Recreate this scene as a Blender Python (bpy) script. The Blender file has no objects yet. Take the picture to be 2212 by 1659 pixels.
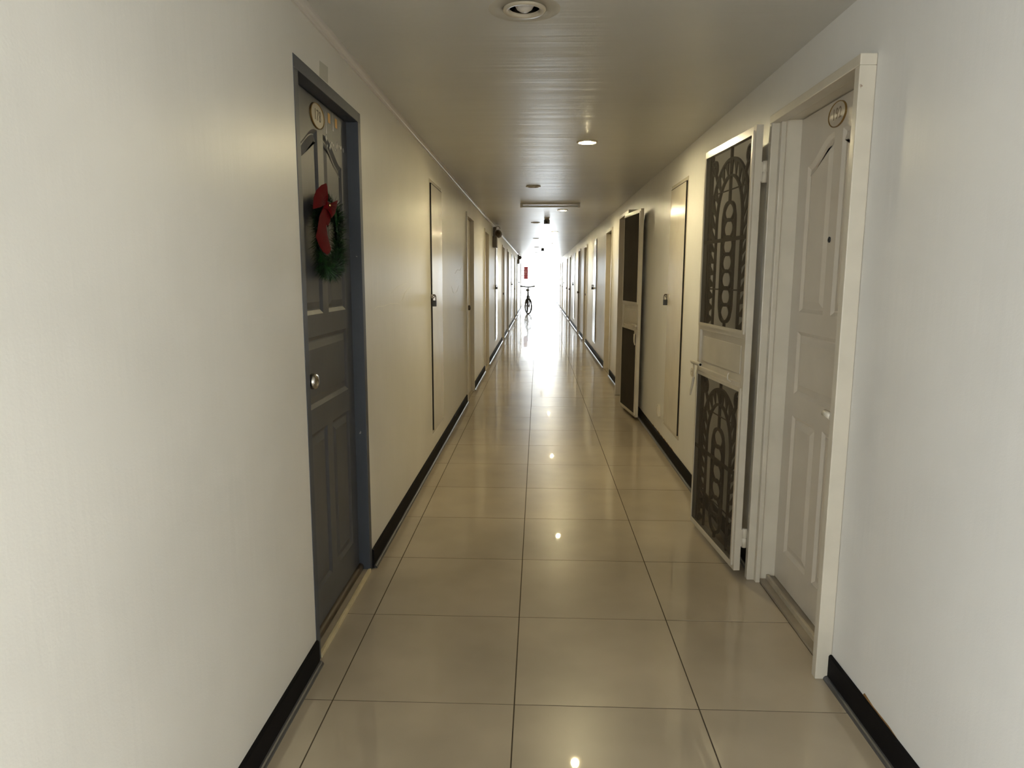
import bpy, bmesh, math, random
from mathutils import Vector, Matrix
from mathutils.geometry import tessellate_polygon

random.seed(7)
PI = math.pi
scene = bpy.context.scene
col = scene.collection

# ------------------------------------------------------------------ camera
F_PX, PITCH, YAW, ROLL, CAM_Z = 1518.1, 0.15011, 0.0364, 0.00362, 1.3816
fw = Vector((-math.sin(YAW) * math.cos(PITCH), math.cos(YAW) * math.cos(PITCH), -math.sin(PITCH)))
rt = Vector((math.cos(YAW), math.sin(YAW), 0.0))
up = rt.cross(fw)
rt2 = rt * math.cos(ROLL) + up * math.sin(ROLL)
up2 = up * math.cos(ROLL) - rt * math.sin(ROLL)
cam_data = bpy.data.cameras.new('camera')
cam_data.sensor_fit = 'HORIZONTAL'
cam_data.sensor_width = 36.0
cam_data.lens = F_PX * 36.0 / 2212.0
cam_data.clip_start, cam_data.clip_end = 0.05, 200.0
cam = bpy.data.objects.new('camera', cam_data)
col.objects.link(cam)
m3 = Matrix((rt2, up2, -fw)).transposed()
cam.matrix_world = Matrix.Translation((0, 0, CAM_Z)) @ m3.to_4x4()
scene.camera = cam

# ------------------------------------------------------------------ room numbers (metres)
XL, XR, H = -0.785, 1.03, 2.28
Y_REAR, Y_END = -0.6, 36.0
GAL_X0, GAL_X1, GAL_Y = -1.52, 2.75, -4.0      # unseen cross gallery, added and sized to daylight the near walls

# ------------------------------------------------------------------ sky and exposure
SKY_STRENGTH = 20.0
LAMP_STRENGTH = 2200.0
world = bpy.data.worlds.new('sky')
scene.world = world
world.use_nodes = True
wn = world.node_tree.nodes
bg = wn['Background']
bg.inputs['Color'].default_value = (0.85, 0.935, 1.0, 1)
bg.inputs['Strength'].default_value = SKY_STRENGTH
# daylight enters through the far end and both ends of the added cross gallery behind the viewer
for loc_, rot_, w_ in ((((XL + XR) / 2, Y_END + 0.02, H / 2), (-PI / 2, 0, 0), XR - XL),
                       ((GAL_X0 - 0.02, (GAL_Y + Y_REAR) / 2, H / 2), (PI / 2, 0, -PI / 2), Y_REAR - GAL_Y),
                       ((GAL_X1 + 0.02, (GAL_Y + Y_REAR) / 2, H / 2), (PI / 2, 0, PI / 2), Y_REAR - GAL_Y)):
    ld = bpy.data.lights.new('sky_portal', 'AREA')
    ld.shape = 'RECTANGLE'
    ld.size, ld.size_y = w_, H
    ld.cycles.is_portal = True
    lo = bpy.data.objects.new('sky_portal', ld)
    lo.location = loc_
    lo.rotation_euler = rot_
    col.objects.link(lo)
scene.view_settings.view_transform = 'Standard'
scene.view_settings.look = 'None'
scene.view_settings.exposure = 0.0
scene.view_settings.gamma = 1.0
scene.view_settings.use_curve_mapping = False
cy = scene.cycles
cy.max_bounces = 8
cy.diffuse_bounces = 5
cy.glossy_bounces = 4
cy.use_adaptive_sampling = True
cy.adaptive_threshold = 0.03
cy.transparent_max_bounces = 8
cy.sample_clamp_indirect = 6.0
cy.caustics_reflective = False
cy.caustics_refractive = False
cy.use_denoising = True

# ------------------------------------------------------------------ materials
def mat(name, color, rough=0.5, metal=0.0, mottle=0.0, mscale=6.0, bump=None, spec=0.5,
        stains=None, per_object=0.0, coat=0.0):
    """Principled material. bump = list of (scale vector, strength, distance); stains = (colour, threshold, scale)."""
    m = bpy.data.materials.new(name)
    m.use_nodes = True
    nt = m.node_tree
    N, L = nt.nodes, nt.links
    b = N['Principled BSDF']
    b.inputs['Base Color'].default_value = (*color, 1)
    b.inputs['Roughness'].default_value = rough
    b.inputs['Metallic'].default_value = metal
    b.inputs['Specular IOR Level'].default_value = spec
    b.inputs['Coat Weight'].default_value = coat
    tc = N.new('ShaderNodeTexCoord')
    geo = N.new('ShaderNodeNewGeometry')
    colsock = None
    if mottle > 0:
        no = N.new('ShaderNodeTexNoise')
        no.inputs['Scale'].default_value = mscale
        no.inputs['Detail'].default_value = 3
        L.new(geo.outputs['Position'], no.inputs['Vector'])
        rmp = N.new('ShaderNodeMapRange')
        rmp.inputs['From Min'].default_value = 0.3
        rmp.inputs['From Max'].default_value = 0.7
        rmp.inputs['To Min'].default_value = 1 - mottle
        rmp.inputs['To Max'].default_value = 1 + mottle
        L.new(no.outputs['Fac'], rmp.inputs['Value'])
        mx = N.new('ShaderNodeVectorMath')
        mx.operation = 'SCALE'
        mx.inputs[0].default_value = color
        L.new(rmp.outputs['Result'], mx.inputs['Scale'])
        colsock = mx.outputs['Vector']
    if per_object > 0:
        oi = N.new('ShaderNodeObjectInfo')
        r2 = N.new('ShaderNodeMapRange')
        r2.inputs['To Min'].default_value = 1 - per_object
        r2.inputs['To Max'].default_value = 1 + per_object
        L.new(oi.outputs['Random'], r2.inputs['Value'])
        mx = N.new('ShaderNodeVectorMath')
        mx.operation = 'SCALE'
        if colsock:
            L.new(colsock, mx.inputs[0])
        else:
            mx.inputs[0].default_value = color
        L.new(r2.outputs['Result'], mx.inputs['Scale'])
        colsock = mx.outputs['Vector']
    if stains:
        scol, th, sc = stains
        no = N.new('ShaderNodeTexNoise')
        no.inputs['Scale'].default_value = sc
        no.inputs['Detail'].default_value = 6
        L.new(geo.outputs['Position'], no.inputs['Vector'])
        r3 = N.new('ShaderNodeMapRange')
        r3.inputs['From Min'].default_value = th
        r3.inputs['From Max'].default_value = th + 0.05
        L.new(no.outputs['Fac'], r3.inputs['Value'])
        mix = N.new('ShaderNodeMix')
        mix.data_type = 'RGBA'
        L.new(r3.outputs['Result'], mix.inputs[0])
        if colsock:
            L.new(colsock, mix.inputs[6])
        else:
            mix.inputs[6].default_value = (*color, 1)
        mix.inputs[7].default_value = (*scol, 1)
        colsock = mix.outputs[2]
    if colsock:
        L.new(colsock, b.inputs['Base Color'])
    prev = None
    for scl, strength, dist in (bump or []):
        mp = N.new('ShaderNodeMapping')
        mp.inputs['Scale'].default_value = scl
        L.new(geo.outputs['Position'], mp.inputs['Vector'])
        no = N.new('ShaderNodeTexNoise')
        no.inputs['Scale'].default_value = 1.0
        no.inputs['Detail'].default_value = 1.5
        L.new(mp.outputs['Vector'], no.inputs['Vector'])
        bp = N.new('ShaderNodeBump')
        bp.inputs['Strength'].default_value = strength
        bp.inputs['Distance'].default_value = dist
        L.new(no.outputs['Fac'], bp.inputs['Height'])
        if prev:
            L.new(prev, bp.inputs['Normal'])
        prev = bp.outputs['Normal']
    if prev:
        L.new(prev, b.inputs['Normal'])
    return m


def emit_mat(name, color, strength):
    m = bpy.data.materials.new(name)
    m.use_nodes = True
    b = m.node_tree.nodes['Principled BSDF']
    b.inputs['Base Color'].default_value = (0.8, 0.8, 0.8, 1)
    b.inputs['Emission Color'].default_value = (*color, 1)
    b.inputs['Emission Strength'].default_value = strength
    return m


def screen_mat(name, color, opacity):
    """Fine insect mesh: thin dark threads with see-through gaps."""
    m = bpy.data.materials.new(name)
    m.use_nodes = True
    nt = m.node_tree
    N, L = nt.nodes, nt.links
    b = N['Principled BSDF']
    b.inputs['Roughness'].default_value = 0.85
    b.inputs['Specular IOR Level'].default_value = 0.15
    geo = N.new('ShaderNodeNewGeometry')
    no = N.new('ShaderNodeTexNoise')
    no.inputs['Scale'].default_value = 5
    L.new(geo.outputs['Position'], no.inputs['Vector'])
    mx = N.new('ShaderNodeMix')
    mx.data_type = 'RGBA'
    mx.inputs[6].default_value = (*[c * 0.75 for c in color], 1)
    mx.inputs[7].default_value = (*[c * 1.3 for c in color], 1)
    L.new(no.outputs['Fac'], mx.inputs[0])
    L.new(mx.outputs[2], b.inputs['Base Color'])
    tr = N.new('ShaderNodeBsdfTransparent')
    ms = N.new('ShaderNodeMixShader')
    ms.inputs[0].default_value = opacity
    L.new(tr.outputs[0], ms.inputs[1])
    L.new(b.outputs[0], ms.inputs[2])
    L.new(ms.outputs[0], N['Material Output'].inputs['Surface'])
    return m


def translucent_mat(name, color, amount=0.6):
    m = bpy.data.materials.new(name)
    m.use_nodes = True
    nt = m.node_tree
    N, L = nt.nodes, nt.links
    b = N['Principled BSDF']
    b.inputs['Base Color'].default_value = (*color, 1)
    b.inputs['Roughness'].default_value = 0.4
    t = N.new('ShaderNodeBsdfTranslucent')
    t.inputs['Color'].default_value = (*color, 1)
    ms = N.new('ShaderNodeMixShader')
    ms.inputs[0].default_value = amount
    L.new(b.outputs[0], ms.inputs[1])
    L.new(t.outputs[0], ms.inputs[2])
    L.new(ms.outputs[0], N['Material Output'].inputs['Surface'])
    return m


M = {}
M['wall'] = mat('wall_paint', (0.66, 0.632, 0.575), 0.36, mottle=0.045, mscale=2.2,
                bump=[((30, 34, 1.6), 0.21, 0.004), ((190, 190, 190), 0.22, 0.0010)], spec=0.5)
M['wall_right'] = mat('wall_paint_right', (0.69, 0.675, 0.645), 0.36, mottle=0.045, mscale=2.2,
                      bump=[((30, 34, 1.6), 0.21, 0.004), ((190, 190, 190), 0.22, 0.0010)], spec=0.5)  # base slightly lighter and cooler than the left wall's
M['ceiling'] = mat('ceiling_paint', (0.56, 0.55, 0.52), 0.335, mottle=0.05, mscale=1.5,
                   bump=[((1.6, 30, 30), 0.30, 0.004), ((0.6, 5, 5), 0.30, 0.012), ((90, 90, 90), 0.08, 0.001)], spec=0.5)
M['tile'] = mat('floor_tile', (0.365, 0.305, 0.226), 0.285, mottle=0.12, mscale=2.4, per_object=0.05,
                bump=[((2.2, 5.0, 2), 0.08, 0.0012)], spec=0.22, coat=0.66)
M['tile'].node_tree.nodes['Principled BSDF'].inputs['Coat Roughness'].default_value = 0.02
M['grout'] = mat('grout', (0.075, 0.058, 0.040), 0.85, spec=0.1)
M['skirting'] = mat('black_skirting', (0.009, 0.008, 0.008), 0.58, spec=0.04)
M['toe'] = mat('glossy_toe_strip', (0.05, 0.05, 0.052), 0.28, bump=[((8, 12, 20), 0.15, 0.003)])
M['cornice'] = mat('cornice_paint', (0.60, 0.56, 0.52), 0.3, bump=[((20, 20, 20), 0.2, 0.002)])
M['blue'] = mat('blue_grey_door_paint', (0.068, 0.070, 0.078), 0.42, mottle=0.08, mscale=8,
                bump=[((40, 40, 6), 0.12, 0.002)])
M['blue_frame'] = mat('blue_grey_frame_paint', (0.048, 0.055, 0.071), 0.48, mottle=0.06, mscale=9,
                      stains=((0.5, 0.48, 0.45), 0.735, 26), bump=[((30, 30, 8), 0.12, 0.002)])
M['cream'] = mat('cream_door_paint', (0.60, 0.54, 0.45), 0.32, mottle=0.04, mscale=5,
                 bump=[((40, 40, 5), 0.14, 0.002)])
M['cream_frame'] = mat('cream_gloss_frame_paint', (0.60, 0.55, 0.455), 0.28, mottle=0.05, mscale=7,
                       bump=[((26, 26, 26), 0.12, 0.002)])
M['panel'] = mat('access_panel_gloss_paint', (0.60, 0.55, 0.46), 0.20, mottle=0.04, mscale=5,
                 bump=[((40, 44, 2.0), 0.16, 0.003)])
M['gate'] = mat('gate_enamel', (0.54, 0.495, 0.41), 0.285, mottle=0.06, mscale=8,
                stains=((0.17, 0.08, 0.04), 0.76, 30), bump=[((60, 60, 60), 0.15, 0.001)])
M['brown_door'] = mat('dark_brown_door', (0.06, 0.035, 0.02), 0.35, mottle=0.1, bump=[((40, 40, 3), 0.2, 0.002)])
M['black_door'] = mat('black_door', (0.015, 0.016, 0.02), 0.35, mottle=0.1)
M['navy_door'] = mat('navy_door', (0.03, 0.04, 0.07), 0.35, mottle=0.1)
M['tan_door'] = mat('tan_door', (0.36, 0.27, 0.13), 0.38, mottle=0.08, bump=[((40, 40, 3), 0.2, 0.002)])
M['dark'] = mat('dark_gap', (0.01, 0.009, 0.008), 0.9)
M['steel'] = mat('brushed_steel', (0.50, 0.47, 0.43), 0.22, metal=1.0, bump=[((90, 90, 90), 0.05, 0.001)])
M['bronze'] = mat('dark_bronze', (0.10, 0.08, 0.06), 0.3, metal=0.9)
M['white_knob'] = mat('white_knob', (0.75, 0.72, 0.66), 0.25)
M['padlock'] = mat('black_padlock_body', (0.012, 0.012, 0.013), 0.4)
M['brass'] = mat('brass_rim', (0.30, 0.19, 0.07), 0.35, metal=0.8)
M['plate'] = mat('number_plate_face', (0.40, 0.35, 0.25), 0.35, mottle=0.06, mscale=30)
M['plate_pale'] = mat('number_plate_face_pale', (0.50, 0.44, 0.35), 0.35, mottle=0.05, mscale=30)
M['digits'] = mat('engraved_digits', (0.07, 0.05, 0.025), 0.5)
M['digits_faint'] = mat('engraved_digits_worn', (0.20, 0.15, 0.09), 0.5)
M['sticker_orange'] = mat('orange_sticker', (0.55, 0.28, 0.05), 0.5)
M['sticker_white'] = mat('white_sticker_residue', (0.42, 0.41, 0.40), 0.6, mottle=0.2, mscale=60)
M['sill'] = mat('brown_wood_sill', (0.048, 0.031, 0.017), 0.5, mottle=0.15, mscale=20)
M['strip'] = mat('cream_threshold_strip', (0.52, 0.44, 0.27), 0.4, mottle=0.1, mscale=20)
M['stone'] = mat('threshold_stone', (0.30, 0.255, 0.19), 0.3, mottle=0.1, mscale=12)
M['red'] = mat('red_ribbon', (0.10, 0.0015, 0.004), 0.8, spec=0.08, mottle=0.1, mscale=30)
M['jewel'] = mat('gold_bead', (0.8, 0.55, 0.25), 0.2, metal=1.0)
M['iron'] = mat('painted_iron_grille', (0.10, 0.083, 0.06), 0.5, mottle=0.1)
M['mesh'] = screen_mat('insect_screen', (0.058, 0.047, 0.034), 0.74)
M['mesh_dense'] = screen_mat('dense_insect_screen', (0.045, 0.036, 0.026), 0.93)
M['white_plastic'] = mat('white_plastic', (0.62, 0.59, 0.53), 0.35)
M['trim_ring'] = mat('downlight_trim', (0.50, 0.45, 0.36), 0.3)
M['reflector'] = mat('dark_reflector', (0.30, 0.29, 0.27), 0.18, metal=1.0)
M['bulb'] = mat('unlit_bulb_glass', (0.60, 0.57, 0.53), 0.35)
M['lamp'] = emit_mat('warm_lamp', (1.0, 0.85, 0.50), LAMP_STRENGTH)
M['grey_plastic'] = mat('grey_plastic', (0.16, 0.14, 0.12), 0.45)
M['dark_plastic'] = mat('dark_plastic', (0.05, 0.047, 0.042), 0.45)
M['glass_tube'] = mat('unlit_tube_glass', (0.70, 0.72, 0.74), 0.2)
M['sign_red'] = translucent_mat('bloom_paled_red', (0.42, 0.15, 0.17), 0.6)  # red paled in the colour to imitate bloom from the bright opening
M['sign_white'] = translucent_mat('white_acrylic', (0.85, 0.8, 0.8), 0.75)
M['rubber'] = mat('tyre_rubber', (0.012, 0.012, 0.012), 0.7)
M['bike_paint'] = mat('dark_bicycle_paint', (0.02, 0.022, 0.026), 0.35)
M['chrome'] = mat('bicycle_chrome', (0.5, 0.5, 0.5), 0.2, metal=1.0)
M['repaint'] = mat('grey_touch_up_paint', (0.44, 0.425, 0.36), 0.45)
M['scuff'] = mat('pale_scuff', (0.80, 0.77, 0.70), 0.5)
M['rust'] = mat('rust_stain', (0.26, 0.14, 0.045), 0.7, mottle=0.3, mscale=40)
M['pale_paving'] = mat('pale_landing_paving', (0.62, 0.60, 0.56), 0.4, mottle=0.08, mscale=3)
M['strip_pale'] = mat('worn_threshold_strip', (0.40, 0.345, 0.255), 0.4, mottle=0.12, mscale=20)
M['concrete'] = mat('backdrop_concrete', (0.17, 0.165, 0.155), 0.7, mottle=0.1, mscale=3)  # dark base keeps the added backdrop wall dim behind the bicycle
M['greydark_cloth'] = mat('dark_grey_shoe', (0.05, 0.055, 0.07), 0.6)


def needle_material():
    m = bpy.data.materials.new('tinsel_green')
    m.use_nodes = True
    nt = m.node_tree
    N, L = nt.nodes, nt.links
    b = N['Principled BSDF']
    b.inputs['Roughness'].default_value = 0.45
    geo = N.new('ShaderNodeNewGeometry')
    no = N.new('ShaderNodeTexNoise')
    no.inputs['Scale'].default_value = 45
    L.new(geo.outputs['Position'], no.inputs['Vector'])
    cr = N.new('ShaderNodeMix')
    cr.data_type = 'RGBA'
    cr.inputs[6].default_value = (0.003, 0.014, 0.003, 1)
    cr.inputs[7].default_value = (0.016, 0.085, 0.012, 1)
    mr = N.new('ShaderNodeMapRange')
    mr.inputs['From Min'].default_value = 0.45
    mr.inputs['From Max'].default_value = 0.75
    L.new(no.outputs['Fac'], mr.inputs['Value'])
    L.new(mr.outputs['Result'], cr.inputs[0])
    L.new(cr.outputs[2], b.inputs['Base Color'])
    return m


M['needle'] = needle_material()

# ------------------------------------------------------------------ mesh helpers
class MB:
    """Collects shapes into one mesh."""
    def __init__(self):
        self.v, self.f, self.smooth = [], [], []

    def add(self, verts, faces, smooth=False):
        o = len(self.v)
        self.v += [tuple(x) for x in verts]
        self.f += [tuple(i + o for i in f) for f in faces]
        self.smooth += [smooth] * len(faces)
        return self

    def box(self, x0, x1, y0, y1, z0, z1, bev=0.0):
        if x0 > x1: x0, x1 = x1, x0
        if y0 > y1: y0, y1 = y1, y0
        if z0 > z1: z0, z1 = z1, z0
        if bev <= 0:
            v = [(x0, y0, z0), (x1, y0, z0), (x1, y1, z0), (x0, y1, z0), (x0, y0, z1), (x1, y0, z1), (x1, y1, z1), (x0, y1, z1)]
            f = [(0, 3, 2, 1), (4, 5, 6, 7), (0, 1, 5, 4), (1, 2, 6, 5), (2, 3, 7, 6), (3, 0, 4, 7)]
            return self.add(v, f)
        bm = bmesh.new()
        bmesh.ops.create_cube(bm, size=1.0)
        for v in bm.verts:
            v.co = Vector(((x0 + x1) / 2 + v.co.x * (x1 - x0), (y0 + y1) / 2 + v.co.y * (y1 - y0), (z0 + z1) / 2 + v.co.z * (z1 - z0)))
        bmesh.ops.bevel(bm, geom=list(bm.edges), offset=bev, segments=2, affect='EDGES', profile=0.6)
        bm.verts.index_update()
        vs = [v.co.copy() for v in bm.verts]
        fs = [tuple(v.index for v in f.verts) for f in bm.faces]
        bm.free()
        return self.add(vs, fs)

    def tube(self, pts, r, n=10, closed=False, caps=True):
        pts = [Vector(p) for p in pts]
        k = len(pts)
        rings = []
        ref = None
        for i, p in enumerate(pts):
            a = pts[(i - 1) % k] if (closed or i > 0) else p
            b = pts[(i + 1) % k] if (closed or i < k - 1) else p
            t = (b - a).normalized()
            if ref is None:
                ref = Vector((0, 0, 1)) if abs(t.z) < 0.9 else Vector((1, 0, 0))
            u = (ref - t * ref.dot(t)).normalized()
            w = t.cross(u)
            ref = u
            rr = r[i] if isinstance(r, (list, tuple)) else r
            rings.append([p + (u * math.cos(2 * PI * j / n) + w * math.sin(2 * PI * j / n)) * rr for j in range(n)])
        v = [q for ring in rings for q in ring]
        f = []
        for i in range(k if closed else k - 1):
            i2 = (i + 1) % k
            for j in range(n):
                f.append((i * n + j, i * n + (j + 1) % n, i2 * n + (j + 1) % n, i2 * n + j))
        self.add(v, f, True)
        if caps and not closed:
            self.add(rings[0], [tuple(reversed(range(n)))])
            self.add(rings[-1], [tuple(range(n))])
        return self

    def lathe(self, prof, origin=(0, 0, 0), axis=(0, 0, 1), n=24, cap=True):
        """prof: list of (radius, height along axis)."""
        ax = Vector(axis).normalized()
        u = ax.orthogonal().normalized()
        w = ax.cross(u)
        o = Vector(origin)
        v, f = [], []
        for r, h in prof:
            for j in range(n):
                a = 2 * PI * j / n
                v.append(o + ax * h + (u * math.cos(a) + w * math.sin(a)) * r)
        for i in range(len(prof) - 1):
            for j in range(n):
                f.append((i * n + j, i * n + (j + 1) % n, (i + 1) * n + (j + 1) % n, (i + 1) * n + j))
        self.add(v, f, True)
        if cap:
            for i, rev in ((0, True), (len(prof) - 1, False)):
                if prof[i][0] > 1e-5:
                    idx = list(range(n))
                    if rev: idx.reverse()
                    self.add(v[i * n:(i + 1) * n], [tuple(idx)])
        return self

    def ribbon(self, path, t, x0, x1, closed=False):
        """Flat bar of in-plane thickness t following a path in the (y, z) plane, x0..x1 deep."""
        k = len(path)
        L_, R_ = [], []
        for i in range(k):
            a = path[(i - 1) % k] if (closed or i > 0) else path[i]
            b = path[(i + 1) % k] if (closed or i < k - 1) else path[i]
            dy, dz = b[0] - a[0], b[1] - a[1]
            l = math.hypot(dy, dz) or 1
            ny, nz = -dz / l * t / 2, dy / l * t / 2
            L_.append((path[i][0] + ny, path[i][1] + nz))
            R_.append((path[i][0] - ny, path[i][1] - nz))
        v = []
        for i in range(k):
            v += [(x0, *L_[i]), (x0, *R_[i]), (x1, *R_[i]), (x1, *L_[i])]
        f = []
        for i in range(k if closed else k - 1):
            i2 = (i + 1) % k
            for j in range(4):
                f.append((i * 4 + j, i * 4 + (j + 1) % 4, i2 * 4 + (j + 1) % 4, i2 * 4 + j))
        if not closed:
            f += [(0, 1, 2, 3), (k * 4 - 1, k * 4 - 2, k * 4 - 3, k * 4 - 4)]
        return self.add(v, f)

    def extrude_poly(self, poly, x0, x1):
        """Polygon in (y, z), between x0 and x1."""
        n = len(poly)
        v = [(x0, y, z) for y, z in poly] + [(x1, y, z) for y, z in poly]
        f = [tuple(range(n)), tuple(range(2 * n - 1, n - 1, -1))]
        f += [(i, (i + 1) % n, n + (i + 1) % n, n + i) for i in range(n)]
        return self.add(v, f)

    def build(self, name, material, parent=None, recalc=True):
        me = bpy.data.meshes.new(name)
        me.from_pydata(self.v, [], self.f)
        me.polygons.foreach_set('use_smooth', self.smooth)
        if recalc:
            bm = bmesh.new()
            bm.from_mesh(me)
            bmesh.ops.recalc_face_normals(bm, faces=bm.faces)
            bm.to_mesh(me)
            bm.free()
        me.update()
        if material is not None:
            me.materials.append(material)
        o = bpy.data.objects.new(name, me)
        col.objects.link(o)
        if parent is not None:
            o.parent = parent
        return o


def empty(name, loc=(0, 0, 0), rz=0.0):
    o = bpy.data.objects.new(name, None)
    o.empty_display_size = 0.1
    o.location = loc
    o.rotation_euler = (0, 0, rz)
    col.objects.link(o)
    return o


def tag(o, label, cat=None, group=None, kind=None):
    o['label'] = label
    if cat: o['category'] = cat
    if group: o['group'] = group
    if kind: o['kind'] = kind
    return o


def wall_root(name, side, y, z=0.0):
    """Local x points out of the wall into the corridor; local y runs along it."""
    if side == 'left':
        return empty(name, (XL, y, z), 0.0)
    return empty(name, (XR, y, z), PI)


def text_mesh(body, size, depth, shear=0.0):
    cu = bpy.data.curves.new('digits', 'FONT')
    cu.body = body
    cu.size = size
    cu.extrude = depth
    cu.align_x, cu.align_y = 'CENTER', 'CENTER'
    cu.space_character = 1.15
    ob = bpy.data.objects.new('digits', cu)
    col.objects.link(ob)
    dg = bpy.context.evaluated_depsgraph_get()
    me = bpy.data.meshes.new_from_object(ob.evaluated_get(dg))
    bpy.data.objects.remove(ob)
    bpy.data.curves.remove(cu)
    return me


def inset(poly, d):
    """Inset a counter-clockwise polygon of (y, z) by d with mitred corners."""
    n = len(poly)
    out = []
    for i in range(n):
        p0, p1, p2 = Vector(poly[i - 1]), Vector(poly[i]), Vector(poly[(i + 1) % n])
        e1, e2 = (p1 - p0).normalized(), (p2 - p1).normalized()
        n1, n2 = Vector((-e1.y, e1.x)), Vector((-e2.y, e2.x))
        b = (n1 + n2)
        l = b.length
        b = b / l if l > 1e-6 else n1
        c = max(0.35, b.dot(n1))
        q = p1 + b * (d / c)
        out.append((q.x, q.y))
    return out


# ------------------------------------------------------------------ layout along the corridor
DOOR_W, DOOR_H = 0.85, 2.085
PAN_W, PAN_Z0, PAN_Z1 = 0.60, 0.215, 2.08
# centre positions (y) of the doors and the flush service panels
LEFT_DOORS = [2.755, 8.13, 10.74, 15.85, 18.27, 23.55, 25.9, 31.2, 33.7]
DOOR_TOP = {('right', 2.735): 2.064}
LEFT_PANELS = [5.44, 13.24, 20.9, 28.6]
RIGHT_DOORS = [2.735, 7.93, 10.42, 15.55, 17.85, 22.93, 25.2, 30.1, 32.6]
RIGHT_PANELS = [5.335, 12.92, 20.35, 27.8]

# ------------------------------------------------------------------ floor
floor_mb = MB()
floor_mb.box(XL - 0.3, XR + 0.3, Y_REAR, Y_END + 0.3, -0.14, -0.0009)
floor = floor_mb.build('floor', M['grout'])
tag(floor, 'glossy beige tiled corridor floor running to the bright far end', 'floor', kind='structure')
MB().box(-5, 5, Y_END + 0.3, Y_END + 9, -0.14, -0.002).build('landing_slab', M['pale_paving'], floor)
MB().box(-4, -0.16, Y_END + 3.6, Y_END + 3.75, -0.14, 1.05).build('bike_backdrop_wall', M['concrete'], floor)  # low wall added as a dimmer backdrop so the bicycle shows
MB().box(GAL_X0 - 3, GAL_X1 + 3, GAL_Y - 0.2, Y_REAR, -0.14, 0.0).build('added_gallery_slab', M['tile'], floor)  # floor of the unseen gallery added for side daylight
TILE = 0.6
XS = [XL - 0.001, -0.6658, -0.0658, 0.5342, XR + 0.001]
Y0 = 2.1165
g = 0.0021


def tile_mesh(w, d, name):
    bm_ = MB()
    b = 0.0003
    hw, hd = w / 2, d / 2
    v = [(-hw, -hd, -0.02), (hw, -hd, -0.02), (hw, hd, -0.02), (-hw, hd, -0.02),
         (-hw, -hd, -b), (hw, -hd, -b), (hw, hd, -b), (-hw, hd, -b),
         (-hw + b, -hd + b, 0), (hw - b, -hd + b, 0), (hw - b, hd - b, 0), (-hw + b, hd - b, 0)]
    f = [(0, 3, 2, 1), (8, 9, 10, 11)]
    for i in range(4):
        j = (i + 1) % 4
        f += [(i, j, 4 + j, 4 + i), (4 + i, 4 + j, 8 + j, 8 + i)]
    me = bpy.data.meshes.new(name)
    me.from_pydata(v, [], f)
    me.materials.append(M['tile'])
    return me


tile_meshes = [tile_mesh(XS[i + 1] - XS[i] - 2 * g, TILE - 2 * g, 'tile') for i in range(4)]
k0 = math.ceil((Y_REAR - Y0) / TILE) - 1
k1 = int((Y_END - Y0) / TILE) + 1
rng = random.Random(3)
for k in range(k0, k1):
    for i in range(4):
        o = bpy.data.objects.new('tile', tile_meshes[i])
        o.location = ((XS[i] + XS[i + 1]) / 2, Y0 + TILE * (k + 0.5), rng.uniform(-0.0003, 0.0003))
        o.rotation_euler = (rng.gauss(0, 0.0005), rng.gauss(0, 0.0005), 0)
        o.parent = floor
        col.objects.link(o)

# ------------------------------------------------------------------ walls
def build_wall(side, doors, panels):
    s = -1 if side == 'left' else 1
    x_in = XL if side == 'left' else XR
    mb = MB()
    HT = 2.52
    mb.box(x_in + s * 0.125, x_in + s * 0.33, Y_REAR, Y_END, -0.1, HT)
    holes = [(c - DOOR_W / 2, c + DOOR_W / 2, -0.1, DOOR_TOP.get((side, c), DOOR_H)) for c in doors] + \
            [(c - PAN_W / 2, c + PAN_W / 2, PAN_Z0, PAN_Z1) for c in panels]
    holes.sort()
    y = Y_REAR
    for a, b, z0, z1 in holes:
        mb.box(x_in, x_in + s * 0.125, y, a, -0.1, HT)
        mb.box(x_in, x_in + s * 0.125, a, b, z1, HT)
        if z0 > 0:
            mb.box(x_in, x_in + s * 0.125, a, b, -0.1, z0)
        y = b
    mb.box(x_in, x_in + s * 0.125, y, Y_END, -0.1, HT)
    return mb.build('wall_' + side, M['wall' if side == 'left' else 'wall_right'])


wall_left = tag(build_wall('left', LEFT_DOORS, LEFT_PANELS), 'off-white painted left corridor wall with doors', 'wall', kind='structure')
wall_right = tag(build_wall('right', RIGHT_DOORS, RIGHT_PANELS), 'off-white painted right corridor wall with doors', 'wall', kind='structure')


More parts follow.
